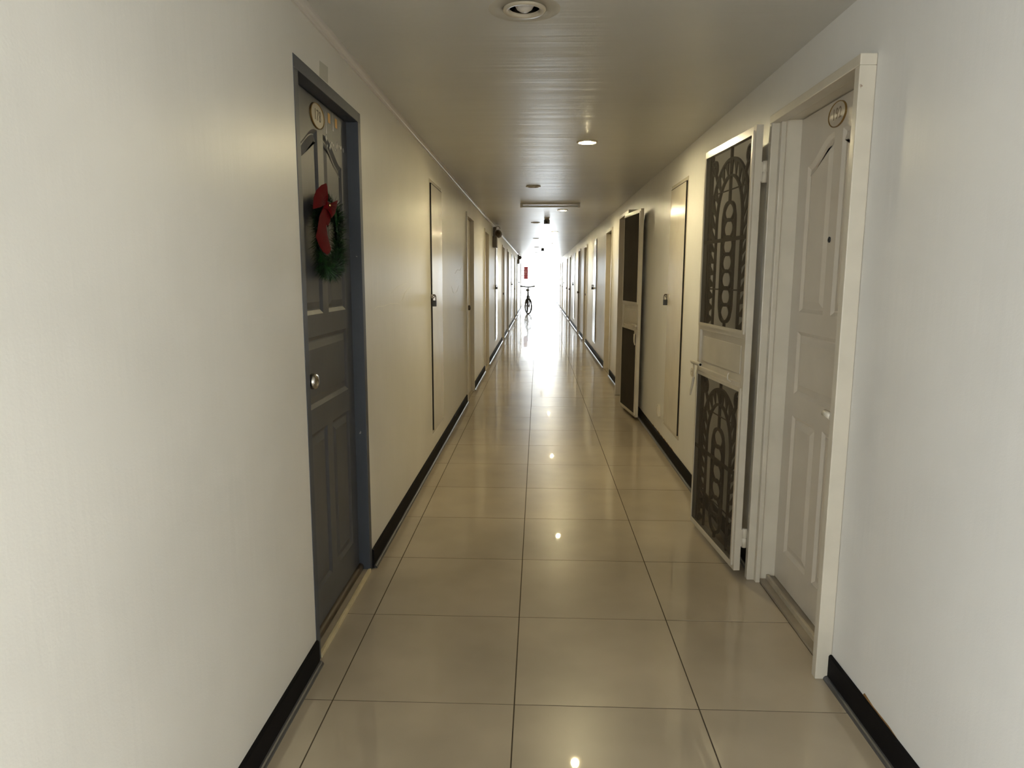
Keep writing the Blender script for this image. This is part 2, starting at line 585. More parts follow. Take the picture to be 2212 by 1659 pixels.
def skirting(side, doors):
    s = 1 if side == 'left' else -1
    x_in = XL if side == 'left' else XR
    root = empty('baseboard_' + side)
    tag(root, 'black skirting boards along the foot of the %s wall' % side, 'baseboard', kind='structure')
    edges = [Y_REAR]
    for c in doors:
        edges += [c - DOOR_W / 2, c + DOOR_W / 2]
    edges.append(Y_END)
    for i in range(0, len(edges), 2):
        a, b = edges[i], edges[i + 1]
        if b - a < 0.05: continue
        mb = MB()
        r = 0.014
        tp = [(0.0112, 0.0)] + [(0.0112 + r * math.cos(t), r * math.sin(t)) for t in (0, 0.4, 0.8, 1.2, PI / 2)]
        nt_ = len(tp)
        tv = [(x_in + s * px, a, pz) for px, pz in tp] + [(x_in + s * px, b, pz) for px, pz in tp]
        tf_ = [tuple(range(nt_)), tuple(range(2 * nt_ - 1, nt_ - 1, -1))] + [(j, (j + 1) % nt_, nt_ + (j + 1) % nt_, nt_ + j) for j in range(nt_)]
        MB().add(tv, tf_).build('toe_strip', M['toe'], root)
        prof = [(0, 0.0), (0.011, 0.0), (0.011, 0.086), (0.007, 0.092), (0, 0.092)]
        n = len(prof)
        v = [(x_in + s * px, a, pz) for px, pz in prof] + [(x_in + s * px, b, pz) for px, pz in prof]
        f = [tuple(range(n)), tuple(range(2 * n - 1, n - 1, -1))] + [(j, (j + 1) % n, n + (j + 1) % n, n + j) for j in range(n)]
        mb.add(v, f)
        mb.build('skirting_board', M['skirting'], root)


skirting('left', LEFT_DOORS)
skirting('right', RIGHT_DOORS)

rear = MB()
rear.box(GAL_X0 - 0.3, GAL_X1 + 0.3, GAL_Y - 0.2, GAL_Y, -0.1, 2.52)
for gx0, gx1 in ((GAL_X0 - 0.2, GAL_X0), (GAL_X1, GAL_X1 + 0.2)):        # parapets and beams framing the added gallery's light openings
    rear.box(gx0, gx1, GAL_Y, Y_REAR, -0.1, 0.25)
    rear.box(gx0, gx1, GAL_Y, Y_REAR, H, 2.52)
tag(rear.build('wall_rear', M['wall']), 'off-white wall of the unseen cross gallery added behind the viewer for daylight', 'wall', kind='structure')
side_l = MB().box(GAL_X0, XL - 0.33, Y_REAR, Y_REAR + 0.2, -0.1, 2.52).build('added_gallery_return', M['wall'], wall_left)  # unseen walls closing the added gallery beside the corridor mouth
side_r = MB().box(XR + 0.33, GAL_X1, Y_REAR, Y_REAR + 0.2, -0.1, 2.52).build('added_gallery_return', M['wall'], wall_right)

# paint marks on the walls
def wall_patch(side, poly, material, name, parent):
    x = XL + 0.0006 if side == 'left' else XR - 0.0006
    xb = XL - 0.002 if side == 'left' else XR + 0.002
    MB().extrude_poly(poly, x, xb).build(name, material, parent)


wall_patch('left', [(2.61, 2.088), (2.712, 2.09), (2.718, 2.149), (2.617, 2.143)], M['repaint'], 'paint_patch', wall_left)
def scuff_line(pts, w):
    MB().ribbon(pts, w, XL + 0.0006, XL - 0.002).build('scuff_mark', M['scuff'], wall_left)


scuff_line([(3.35, 1.225), (3.43, 1.24), (3.55, 1.236), (3.72, 1.243), (3.85, 1.24), (3.98, 1.232), (4.07, 1.25), (4.14, 1.285), (4.25, 1.31), (4.36, 1.318)], 0.004)
scuff_line([(3.78, 1.30), (3.95, 1.33), (4.2, 1.345)], 0.003)
scuff_line([(6.4, 1.30), (6.55, 1.24), (6.8, 1.245), (7.0, 1.30)], 0.005)
scuff_line([(6.7, 1.42), (6.9, 1.46), (7.1, 1.45), (7.25, 1.49)], 0.004)
rr = random.Random(11)
for (ya, yb, n_) in ((5.2, 6.2, 7), (1.86, 2.07, 1)):
    for i in range(n_):
        ym = ya + (yb - ya) * (i + 0.5) / n_
        w = rr.uniform(0.03, 0.07) if n_ > 1 else 0.11
        h = rr.uniform(0.006, 0.016) if n_ > 1 else 0.012
        wall_patch('right', [(ym - w, 0.0915), (ym + w, 0.0915), (ym + w * 0.9, 0.0915 + h), (ym + w * 0.4, 0.0915 + h * 0.4), (ym - w * 0.5, 0.0915 + h * 0.5)], M['rust'], 'rust_stain', wall_right)

# ------------------------------------------------------------------ ceiling with round cut-outs for the recessed lamps
CAN_R = 0.060
CANS = [(-0.055, 2.54), (-0.058, 7.2), (-0.055, 11.82), (-0.06, 16.5), (-0.055, 21.1), (-0.055, 25.8), (-0.055, 30.4)]
LEDS = [(0.318, 4.89), (0.318, 9.68), (0.318, 14.2), (0.318, 18.9), (0.318, 23.6), (0.318, 28.3), (0.318, 33.0)]
outer = [Vector((XL - 0.1, Y_REAR, 0)), Vector((XR + 0.1, Y_REAR, 0)), Vector((XR + 0.1, Y_END, 0)), Vector((XL - 0.1, Y_END, 0))]
loops = [outer]
for cx, cyy in CANS + LEDS:
    loops.append([Vector((cx + CAN_R * math.cos(2 * PI * j / 28), cyy - CAN_R * math.sin(2 * PI * j / 28), 0)) for j in range(28)])
tris = tessellate_polygon(loops)
flat = [v for l in loops for v in l]
cb = MB()
cb.add([(v.x, v.y, H) for v in flat], [tuple(t) for t in tris])
cb.box(XL - 0.3, XR + 0.3, Y_REAR, Y_END, 2.45, 2.52)
cb.box(XL - 0.1, XR + 0.1, Y_END - 0.06, Y_END, H - 0.0, 2.46)
cb.box(GAL_X0 - 0.3, GAL_X1 + 0.3, GAL_Y - 0.2, Y_REAR, H, 2.52)  # roof over the added gallery
ceiling = cb.build('ceiling', M['ceiling'], recalc=False)
tag(ceiling, 'glossy off-white painted corridor ceiling with roller streaks', 'ceiling', kind='structure')

M['matte_patch'] = mat('matte_ceiling_filler', (0.50, 0.475, 0.42), 0.75)
MB().lathe([(0.072, 0.0), (0.072, -0.0008), (0.118, -0.0008), (0.122, 0.0)], (CANS[0][0], CANS[0][1], H), (0, 0, 1), 40, cap=False).build('filler_patch', M['matte_patch'], ceiling)
tm = MB()
prof = [(0, 2.241), (0.007, 2.241), (0.008, 2.251), (0.013, 2.254), (0.016, 2.264), (0.016, H + 0.002), (0, H + 0.002)]
n = len(prof)
v = [(XL + a, Y_REAR, z) for a, z in prof] + [(XL + a, Y_END, z) for a, z in prof]
f = [tuple(range(n)), tuple(range(2 * n - 1, n - 1, -1))] + [(j, (j + 1) % n, n + (j + 1) % n, n + j) for j in range(n)]
tm.add(v, f)
trim = tm.build('trim_1', M['cornice'])
tag(trim, 'narrow painted cornice strip where left wall meets ceiling', 'trim', kind='structure')

# ------------------------------------------------------------------ doors
def ogee_panel(y_in, y_out, z0, z_in, z_out):
    """Upper panel: top edge falls in an S curve from its inner corner to its outer corner."""
    pts = [(y_in, z0), (y_out, z0)]
    n = 12
    for i in range(n + 1):
        t = i / n
        s = 0.5 - 0.5 * math.cos(PI * (1 - t))
        s = s ** 1.25
        pts.append((y_out + (y_in - y_out) * t, z_out + (z_in - z_out) * (1 - s)))
    return pts


def ccw(p):
    a = sum(p[i - 1][0] * p[i][1] - p[i][0] * p[i - 1][1] for i in range(len(p)))
    return p if a > 0 else list(reversed(p))


def door_leaf(parent, half_w, z0, z1, x_front, material, panelled=True):
    th = 0.038
    xf, xb = x_front, x_front - th
    polys = []
    if panelled:
        yi, yo = 0.036, min(0.285, half_w - 0.075)
        for s in (-1, 1):
            polys.append(ccw([(s * yi, 0.18), (s * yo, 0.18), (s * yo, 0.80), (s * yi, 0.80)]))
            polys.append(ccw(ogee_panel(s * yi, s * yo, 1.243, 1.925, 1.835)))
        polys.append(ccw([(-yo, 0.893), (yo, 0.893), (yo, 1.161), (-yo, 1.161)]))
    outer_ = [(-half_w, z0), (half_w, z0), (half_w, z1), (-half_w, z1)]
    mb = MB()
    loops_ = [[Vector((y, z, 0)) for y, z in outer_]] + [[Vector((y, z, 0)) for y, z in reversed(p)] for p in polys]
    tr = tessellate_polygon(loops_)
    fl = [q for l in loops_ for q in l]
    mb.add([(xf, q.x, q.y) for q in fl], [tuple(t) for t in tr])
    vs = [(xf, y, z) for y, z in outer_] + [(xb, y, z) for y, z in outer_]
    mb.add(vs, [(4, 5, 6, 7)] + [(i, (i + 1) % 4, 4 + (i + 1) % 4, 4 + i) for i in range(4)])
    leaf = mb.build('leaf', material, parent)
    for p in polys:
        n_ = len(p)
        r1 = inset(p, 0.015)
        r2 = inset(p, 0.020)
        r3 = inset(p, 0.046)
        pm = MB()
        rings = [(p, xf), (r1, xf - 0.009), (r2, xf - 0.009), (r3, xf - 0.001)]
        v_ = [(x, y, z) for ring, x in rings for y, z in ring]
        f_ = []
        for i in range(3):
            for j in range(n_):
                f_.append((i * n_ + j, i * n_ + (j + 1) % n_, (i + 1) * n_ + (j + 1) % n_, (i + 1) * n_ + j))
        f_.append(tuple(range(3 * n_, 4 * n_)))
        pm.add(v_, f_)
        pm.build('panel', material, leaf)
    return leaf


def round_knob(parent, x, y, z, material, r=0.028):
    k = MB()
    k.lathe([(0.032, 0.0), (0.032, 0.004), (0.026, 0.008), (0.012, 0.012), (0.011, 0.030), (r * 0.75, 0.036), (r, 0.046), (r, 0.056),
             (r * 0.86, 0.064), (r * 0.5, 0.066), (r * 0.42, 0.0635), (0.0, 0.0635)], (x, y, z), (1, 0, 0), 24)
    o = k.build('knob', material, parent)
    return o


def number_plate(parent, x, y, z, text, w, h, face, digit, flip=False):
    root = parent
    pm = MB()
    n_ = 40
    def ell(sc): return [(y + w / 2 * sc * math.cos(2 * PI * i / n_), z + h / 2 * sc * math.sin(2 * PI * i / n_)) for i in range(n_)]
    pm.extrude_poly(ell(0.93), x, x + 0.004)
    plate = pm.build('number_plate', face, parent)
    rm = MB()
    a, b, c = ell(1.0), ell(0.965), ell(0.915)
    vs = [(x, *q) for q in a] + [(x + 0.005, *q) for q in a] + [(x + 0.0065, *q) for q in b] + [(x + 0.004, *q) for q in c]
    fs = []
    for r_ in range(3):
        for i in range(n_):
            fs.append((r_ * n_ + i, r_ * n_ + (i + 1) % n_, (r_ + 1) * n_ + (i + 1) % n_, (r_ + 1) * n_ + i))
    rm.add(vs, fs)
    rm.build('rim', M['brass'], plate)
    me = text_mesh(text, h * 0.62, 0.0006)
    # text lies in XY facing +Z: turn it to face local +x with its reading direction along +y
    mtx = Matrix(((0, 0, 1, x + 0.0042), (0.86, 0, 0, y), (0, 1.0, 0, z), (0, 0, 0, 1)))
    me.transform(mtx)
    me.materials.clear()
    me.materials.append(digit)
    o = bpy.data.objects.new('number', me)
    col.objects.link(o)
    o.parent = plate
    return plate


door_count = 0


def make_door(side, yc, leaf_mat, frame_mat, label, proud=0.004, recess=0.05, panelled=True, knob=None, knob_side=-1,
              knob_z=1.02, deadbolt=False, bottom=0.035, sill=True, W=DOOR_W, head=0.042, backset=0.062):
    global door_count
    door_count += 1
    root = wall_root('door_%d' % door_count, side, yc)
    tag(root, label, 'door', kind='structure')
    dtop = DOOR_TOP.get((side, yc), DOOR_H)
    hw = W / 2
    fwid = 0.042
    for s in (-1, 1):
        MB().box(-0.124, proud, s * (hw - fwid), s * hw, 0.0, dtop - head, 0.002).build('jamb', frame_mat, root)
        MB().box(-0.124, -recess - 0.040, s * (hw - fwid - 0.014), s * (hw - fwid + 0.001), 0.0, dtop - head).build('door_stop', frame_mat, root)
    MB().box(-0.124, proud, -hw, hw, dtop - head, dtop, 0.002).build('head_jamb', frame_mat, root)
    leaf = door_leaf(root, hw - fwid - 0.002, bottom, dtop - head - 0.004, -recess, leaf_mat, panelled)
    MB().box(-0.124, -0.002, -hw + fwid, hw - fwid, -0.02, 0.012).build('threshold', M['stone'], root)
    if sill:
        MB().tube([(-recess + 0.004, -hw + fwid, 0.024), (-recess + 0.004, hw - fwid, 0.024)], 0.017, 12).build('sill', M['sill'], root)
        MB().box(-0.008, 0.006, -hw + fwid, hw - fwid, -0.01, 0.016, 0.002).build('threshold_strip', M['strip'], root)
    if knob:
        round_knob(leaf, -recess, knob_side * (hw - fwid - backset), knob_z, knob)
        if deadbolt:
            MB().lathe([(0.030, 0), (0.030, 0.008), (0.024, 0.014), (0.020, 0.030), (0.0, 0.030)], (-recess, knob_side * (hw - fwid - backset), knob_z + 0.17), (1, 0, 0), 20).build('deadbolt', knob, leaf)
    return root, leaf


# --- the blue-grey door with the wreath (left wall, nearest)
blue_root, blue_leaf = make_door('left', LEFT_DOORS[0], M['blue'], M['blue_frame'],
                                 'dark blue-grey panelled door numbered 178 with a wreath on it',
                                 proud=0.002, recess=0.05, knob=M['steel'], knob_side=-1, knob_z=1.02, backset=0.036)
number_plate(blue_leaf, -0.05, 2.722 - LEFT_DOORS[0], 1.977, '178', 0.165, 0.092, M['plate'], M['digits'])
# sticker remains to the right of the plate
st = random.Random(5)
def sticker(poly, material, name='sticker'):
    MB().extrude_poly(poly, -0.0505, -0.0492).build(name, material, blue_leaf)


def loc(y): return y - LEFT_DOORS[0]


sticker([(loc(2.868), 1.985), (loc(2.897), 1.985), (loc(2.897), 2.022), (loc(2.868), 2.022)], M['sticker_orange'])
sticker([(loc(2.965), 1.985), (loc(2.995), 1.985), (loc(2.995), 2.022), (loc(2.965), 2.022)], M['sticker_orange'])
for yy, z0_, z1_ in ((2.84, 1.935, 2.02), (2.935, 1.965, 2.035)):
    sticker([(loc(yy) - 0.010, z0_), (loc(yy) + 0.010, z0_), (loc(yy) + 0.006, z0_ + 0.022), (loc(yy) + 0.001, z1_), (loc(yy) - 0.001, z1_), (loc(yy) - 0.005, z0_ + 0.022)], M['sticker_white'])
for i in range(13):
    y_ = 2.835 + 0.235 * (i / 12) + st.uniform(-0.008, 0.008)
    z_ = 1.905 + st.uniform(-0.022, 0.026)
    k_ = st.randint(4, 6)
    r_ = st.uniform(0.006, 0.014)
    sticker([(loc(y_) + r_ * st.uniform(0.35, 0.9) * math.cos(2 * PI * j / k_), z_ + r_ * st.uniform(0.5, 1.3) * math.sin(2 * PI * j / k_)) for j in range(k_)], M['sticker_white'], 'sticker_flake')

# --- left wall doors further along
make_door('left', LEFT_DOORS[1], M['cream'], M['cream_frame'], 'cream door with bronze knob and deadbolt beyond the first left access panel',
          proud=0.016, recess=0.03, panelled=False, knob=M['bronze'], knob_side=-1, knob_z=1.05, deadbolt=True, W=0.83, sill=False, bottom=0.014)
make_door('left', LEFT_DOORS[2], M['tan_door'], M['cream_frame'], 'tan recessed door in cream frame just before the emergency light',
          proud=0.014, recess=0.07, panelled=True, knob=M['brass'], knob_z=1.03, bottom=0.014)
make_door('left', LEFT_DOORS[3], M['tan_door'], M['cream_frame'], 'tan door just beyond the nearer emergency light on the left',
          proud=0.014, recess=0.06, knob=M['bronze'], knob_side=1, bottom=0.014, sill=False)
make_door('left', LEFT_DOORS[4], M['black_door'], M['cream_frame'], 'black door in cream frame far along the left wall',
          proud=0.014, recess=0.02, knob=None, bottom=0.014, sill=False)
make_door('left', LEFT_DOORS[5], M['brown_door'], M['cream_frame'], 'dark brown door on the left just before the parked bicycle',
          proud=0.014, recess=0.03, knob=M['bronze'], bottom=0.014, sill=False)
make_door('left', LEFT_DOORS[6], M['cream'], M['cream_frame'], 'pale door on the left below the farther emergency light',
          proud=0.014, recess=0.05, knob=M['bronze'], bottom=0.014, sill=False)
make_door('left', LEFT_DOORS[7], M['cream'], M['cream_frame'], 'pale door on the left behind the parked bicycle',
          proud=0.014, recess=0.05, knob=M['bronze'], bottom=0.014, sill=False)
make_door('left', LEFT_DOORS[8], M['cream'], M['cream_frame'], 'last pale door on the left before the bright opening',
          proud=0.014, recess=0.05, knob=M['bronze'], bottom=0.014, sill=False)

# --- right wall doors
cream_root, cream_leaf = make_door('right', RIGHT_DOORS[0], M['cream'], M['cream_frame'],
                                   'cream panelled door with oval number plate and peephole on the right',
                                   proud=-0.001, recess=0.070, knob=None, bottom=0.030, sill=False, head=0.022)
number_plate(cream_leaf, -0.07, RIGHT_DOORS[0] - 2.755, 1.983, '192', 0.155, 0.092, M['plate_pale'], M['digits_faint'])
MB().lathe([(0.011, 0), (0.011, 0.003), (0.007, 0.004), (0.0065, 0.001), (0, 0.001)], (-0.07, RIGHT_DOORS[0] - 2.753, 1.528), (1, 0, 0), 16).build('peephole', M['padlock'], cream_leaf)
MB().box(-0.046, -0.032, -0.383, 0.383, -0.01, 0.034, 0.003).build('threshold_strip', M['strip_pale'], cream_root)
MB().box(-0.124, -0.046, -0.383, 0.383, -0.01, 0.026).build('threshold_slab', M['stone'], cream_root)


def gate_frame(door_root, W=0.85, top=2.064, proud=0.052, bolt=True, near=1):
    """Square steel tube frame fixed round the doorway to carry the folding screen gate (local y = towards camera on the right wall)."""
    hw = W / 2
    t = 0.034
    for s in (-1, 1):
        MB().box(0.0, proud, s * (hw - t), s * hw, 0.0, top - t, 0.003).build('gate_jamb', M['gate'], door_root)
        MB().box(0.0, 0.020, s * (hw - 0.062), s * (hw - 0.012), 0.0, top - 0.012, 0.002).build('gate_jamb_lip', M['gate'], door_root)
    MB().box(0.0, proud, -hw, hw, top - t, top, 0.003).build('gate_head', M['gate'], door_root)
    if bolt:
        b = MB()
        y = near * (hw - t - 0.004)
        pts = [(0.040, y - near * 0.028, 0.925), (0.040, y, 0.925)]
        n_ = 16
        for (ra, rb, ya, yb) in ((0.011, 0.011, y - near * 0.03, y), (0.0085, 0.0085, y, y - near * 0.03)):
            pass
        b.lathe([(0.0085, 0.0), (0.0115, 0.0), (0.0115, 0.034), (0.0085, 0.034), (0.0085, 0.002), (0.0, 0.002)], (0.046, y, 0.925), (0.35, -near * 0.9, 0.25), 16, cap=False)
        b.build('bolt_keeper', M['gate'], door_root)


gate_frame(cream_root)
b_root, b_leaf = make_door('right', RIGHT_DOORS[1], M['cream'], M['cream_frame'], 'cream door hidden behind the farther screen gate on the right',
                           proud=-0.001, recess=0.07, knob=M['bronze'], bottom=0.014, sill=False)
gate_frame(b_root, bolt=False, proud=0.10, top=2.085)
make_door('right', RIGHT_DOORS[2], M['tan_door'], M['cream_frame'], 'white recessed door, leaf tinted tan for warm light, with a white knob just beyond the farther screen gate',
          proud=0.014, recess=0.075, knob=M['white_knob'], knob_side=1, knob_z=1.05, bottom=0.014, sill=False, W=0.83)  # tan leaf colour stands in for warm light on a white leaf
make_door('right', RIGHT_DOORS[3], M['brown_door'], M['cream_frame'], 'brown recessed door beyond the second right access panel',
          proud=0.014, recess=0.08, knob=M['bronze'], bottom=0.014, sill=False)
make_door('right', RIGHT_DOORS[4], M['brown_door'], M['cream_frame'], 'dark brown door with knob, fifth along the right wall',
          proud=0.014, recess=0.03, knob=M['bronze'], bottom=0.014, sill=False)
make_door('right', RIGHT_DOORS[5], M['navy_door'], M['cream_frame'], 'navy door, sixth along the right wall',
          proud=0.014, recess=0.03, knob=M['bronze'], bottom=0.014, sill=False)
make_door('right', RIGHT_DOORS[6], M['black_door'], M['cream_frame'], 'black door, seventh along the right wall',
          proud=0.014, recess=0.03, knob=M['bronze'], bottom=0.014, sill=False)
make_door('right', RIGHT_DOORS[7], M['cream'], M['cream_frame'], 'pale door, eighth along the right wall',
          proud=0.014, recess=0.04, knob=M['bronze'], bottom=0.014, sill=False)
make_door('right', RIGHT_DOORS[8], M['cream'], M['cream_frame'], 'last pale door on the right before the bright opening',
          proud=0.014, recess=0.04, knob=M['bronze'], bottom=0.014, sill=False)

# ------------------------------------------------------------------ flush access panels with padlocks
def access_panel(side, yc, label, lock_label, lock_side, gap_side):
    """lock_side: sign of local y where the padlock hangs; the other side shows the open black gap."""
    root = wall_root('access_panel', side, yc)
    tag(root, label, 'access panel', group='flush access panels')
    hw = PAN_W / 2
    z0, z1 = PAN_Z0, PAN_Z1
    MB().box(-0.120, -0.05, -hw, hw, z0, z1).build('backing', M['dark'], root)
    t = 0.016
    for s in (-1, 1):
        w = t if s == lock_side else t
        MB().box(-0.049, 0.002, s * (hw - w), s * hw, z0 + t, z1 - t).build('frame_stile', M['panel'], root)
    MB().box(-0.049, 0.003, -hw, hw, z0, z0 + t * 1.6).build('frame_rail', M['panel'], root)
    MB().box(-0.049, 0.003, -hw, hw, z1 - t * 1.6, z1).build('frame_rail', M['panel'], root)
    a, b = -hw + t, hw - t
    gap = 0.010
    a2, b2 = (a + gap, b - 0.002) if gap_side < 0 else (a + 0.002, b - gap)
    leaf = MB().box(-0.03, 0.011, a2, b2, z0 + t * 1.6 + 0.003, z1 - t * 1.6 - 0.007, 0.0015).build('door', M['panel'], root)
    ye = a2 if gap_side < 0 else b2
    MB().box(-0.028, 0.0112, ye, ye + gap_side * 0.004, z0 + t * 1.6 + 0.003, z1 - t * 1.6 - 0.007).build('edge_seal', M['dark'], leaf)
    MB().box(-0.028, 0.0105, a2, b2, z1 - t * 1.6 - 0.007, z1 - t * 1.6 - 0.002).build('edge_seal', M['dark'], leaf)
    yl = lock_side * (hw - 0.022)
    zl = 1.245
    h_ = MB()
    h_.box(0.0105, 0.014, yl - lock_side * 0.075, yl + lock_side * 0.030, zl - 0.014, zl + 0.014, 0.001)
    h_.build('hasp', M['panel'], leaf)
    s_ = MB()
    s_.tube([(0.001, yl + lock_side * 0.012, zl)] + [(0.012 + 0.018 * math.sin(PI * i / 8), yl + lock_side * 0.012, zl + 0.013 * math.cos(PI * i / 8)) for i in range(9)], 0.003, 8)
    s_.build('staple', M['bronze'], root)
    # padlock
    lk = wall_root('padlock', side, yc)
    tag(lk, lock_label, 'padlock', group='padlocks on access panels')
    yk, xk = yl + lock_side * 0.012, 0.027
    sh = MB()
    pts = [(xk, yk - 0.011, zl - 0.036)] + [(xk, yk - 0.011 * math.cos(PI * i / 10), zl - 0.006 + 0.018 * math.sin(PI * i / 10)) for i in range(11)] + [(xk, yk + 0.011, zl - 0.036)]
    # turn the shackle so that it is seen open from along the corridor
    pts = [(xk + (p[1] - yk), yk + (p[0] - xk), p[2]) for p in pts]
    sh.tube(pts, 0.0036, 8)
    sh.build('shackle', M['bronze'], lk)
    bd = MB()
    bd.box(xk - 0.016, xk + 0.016, yk - 0.010, yk + 0.010, zl - 0.074, zl - 0.030, 0.003)
    bd.build('body', M['padlock'], lk)
    return root


left_labels = [('narrow flush access panel in left wall between blue door and bronze-knob door', 'black padlock on the nearest access panel of the left wall'),
               ('access panel under the nearer emergency light on the left wall', 'padlock on the access panel under the nearer emergency light'),
               ('third access panel from the camera along the left wall', 'padlock on the third access panel of the left wall'),
               ('farthest access panel on the left wall, beside the bicycle', 'padlock on the farthest access panel of the left wall')]
right_labels = [('narrow flush access panel in right wall between the two screen gates', 'black padlock on access panel between the two screen gates'),
                ('second access panel from the camera along the right wall', 'padlock on the second access panel of the right wall'),
                ('third access panel from the camera along the right wall', 'padlock on the third access panel of the right wall'),
                ('farthest access panel on the right wall near the bright end', 'padlock on the farthest access panel of the right wall')]
for c, (a_, b_) in zip(LEFT_PANELS, left_labels):
    access_panel('left', c, a_, b_, -1, -1)
for c, (a_, b_) in zip(RIGHT_PANELS, right_labels):
    access_panel('right', c, a_, b_, -1, 1)

# ------------------------------------------------------------------ screen gates
def arc(cy_, cz, ry, rz, a0, a1, n_=16):
    return [(cy_ + ry * math.cos(a0 + (a1 - a0) * i / n_), cz + rz * math.sin(a0 + (a1 - a0) * i / n_)) for i in range(n_ + 1)]


def grille(root, W, z0, z1, n_rings, x):
    """Wrought iron pattern behind the insect screen."""
    d0, d1 = x - 0.006, x + 0.006
    c = W / 2
    def bar(path, name, t=0.009, closed=False):
        return MB().ribbon(path, t, d0, d1, closed).build(name, M['iron'], root)
    for yb in (0.048, W - 0.048, 0.070, W - 0.070):
        bar([(yb, z0), (yb, z1)], 'grille_bar', 0.010)
    # outer and inner arches
    top_o = z1 - 0.055
    ro, ri = 0.262, 0.178
    spr = top_o - ro * 1.12
    outer_path = [(c + ro, z0)] + arc(c, spr, ro, ro * 1.12, 0, PI, 24) + [(c - ro, z0)]
    bar(outer_path, 'grille_arch', 0.013)
    inner_path = [(c + ri, z0)] + arc(c, spr, ri, ri * 1.22, 0, PI, 24) + [(c - ri, z0)]
    bar(inner_path, 'grille_arch', 0.011)
    # leaf-shaped pieces set between the two arches
    def pt(path_t, r_, e):
        # path_t in 0..1 over leg, arch, leg
        leg = spr - z0
        al = PI * r_
        tot = 2 * leg + al
        d = path_t * tot
        if d < leg: return (c + r_, z0 + d)
        if d < leg + al:
            a = (d - leg) / r_
            return (c + r_ * math.cos(a), spr + r_ * e * math.sin(a))
        return (c - r_, spr - (d - leg - al))
    n_leaf = int((2 * (spr - z0) + PI * ro) / 0.062)
    for i in range(n_leaf):
        t = (i + 0.5) / n_leaf
        dt = 0.42 / n_leaf
        a = pt(t - dt, ro - 0.004, 1.12)
        b = pt(t + dt, ro - 0.004, 1.12)
        m = pt(t + dt * 0.6, ri + 0.004, 1.22)
        m2 = pt(t - dt * 0.1, ri + 0.034, 1.20)
        MB().extrude_poly([a, m2, m, b], d0 + 0.003, d1 - 0.003).build('grille_leaf', M['iron'], root)
    # stem and chain of rings inside a long loop
    ch_top = spr + 0.09
    ch_bot = z0 + 0.035
    rh = (ch_top - ch_bot) / n_rings
    bar([(c, ch_top), (c, top_o)], 'grille_stem', 0.012)
    bar([(c, z0), (c, ch_bot)], 'grille_stem', 0.012)
    bar([(c, top_o), (c, z1)], 'grille_stem', 0.012)
    for i in range(n_rings):
        cz = ch_bot + rh * (i + 0.5)
        bar([(c + 0.072 * math.cos(2 * PI * j / 20), cz + rh * 0.56 * math.sin(2 * PI * j / 20)) for j in range(20)], 'grille_ring', 0.009, True)
    cap = 0.086
    loop = arc(c, ch_top - cap, cap, cap, 0, PI, 12) + arc(c, ch_bot + cap, cap, cap, PI, 2 * PI, 12)
    bar(loop, 'grille_loop', 0.008, True)
    # corner scrolls
    for s in (-1, 1):
        cyy = c + s * (W / 2 - 0.108)
        sc = []
        for i in range(28):
            a = i / 27 * 2.6 * PI
            r_ = 0.046 * (1 - i / 27 * 0.75)
            sc.append((cyy + s * r_ * math.cos(a + 0.6) * 0.9, z1 - 0.075 + r_ * math.sin(a + 0.6)))
        bar(sc, 'grille_scroll', 0.009)
        bar([(c + s * ro * 0.72, spr + ro * 1.12 * 0.69), (c + s * (W / 2 - 0.06), z1 - 0.01)], 'grille_brace', 0.010)
    for zz in (z0 + (z1 - z0) * 0.22, z0 + (z1 - z0) * 0.5, z0 + (z1 - z0) * 0.77):
        MB().tube([(x, 0.03, zz), (x, W - 0.03, zz)], 0.0035, 6).build('grille_tie', M['iron'], root)


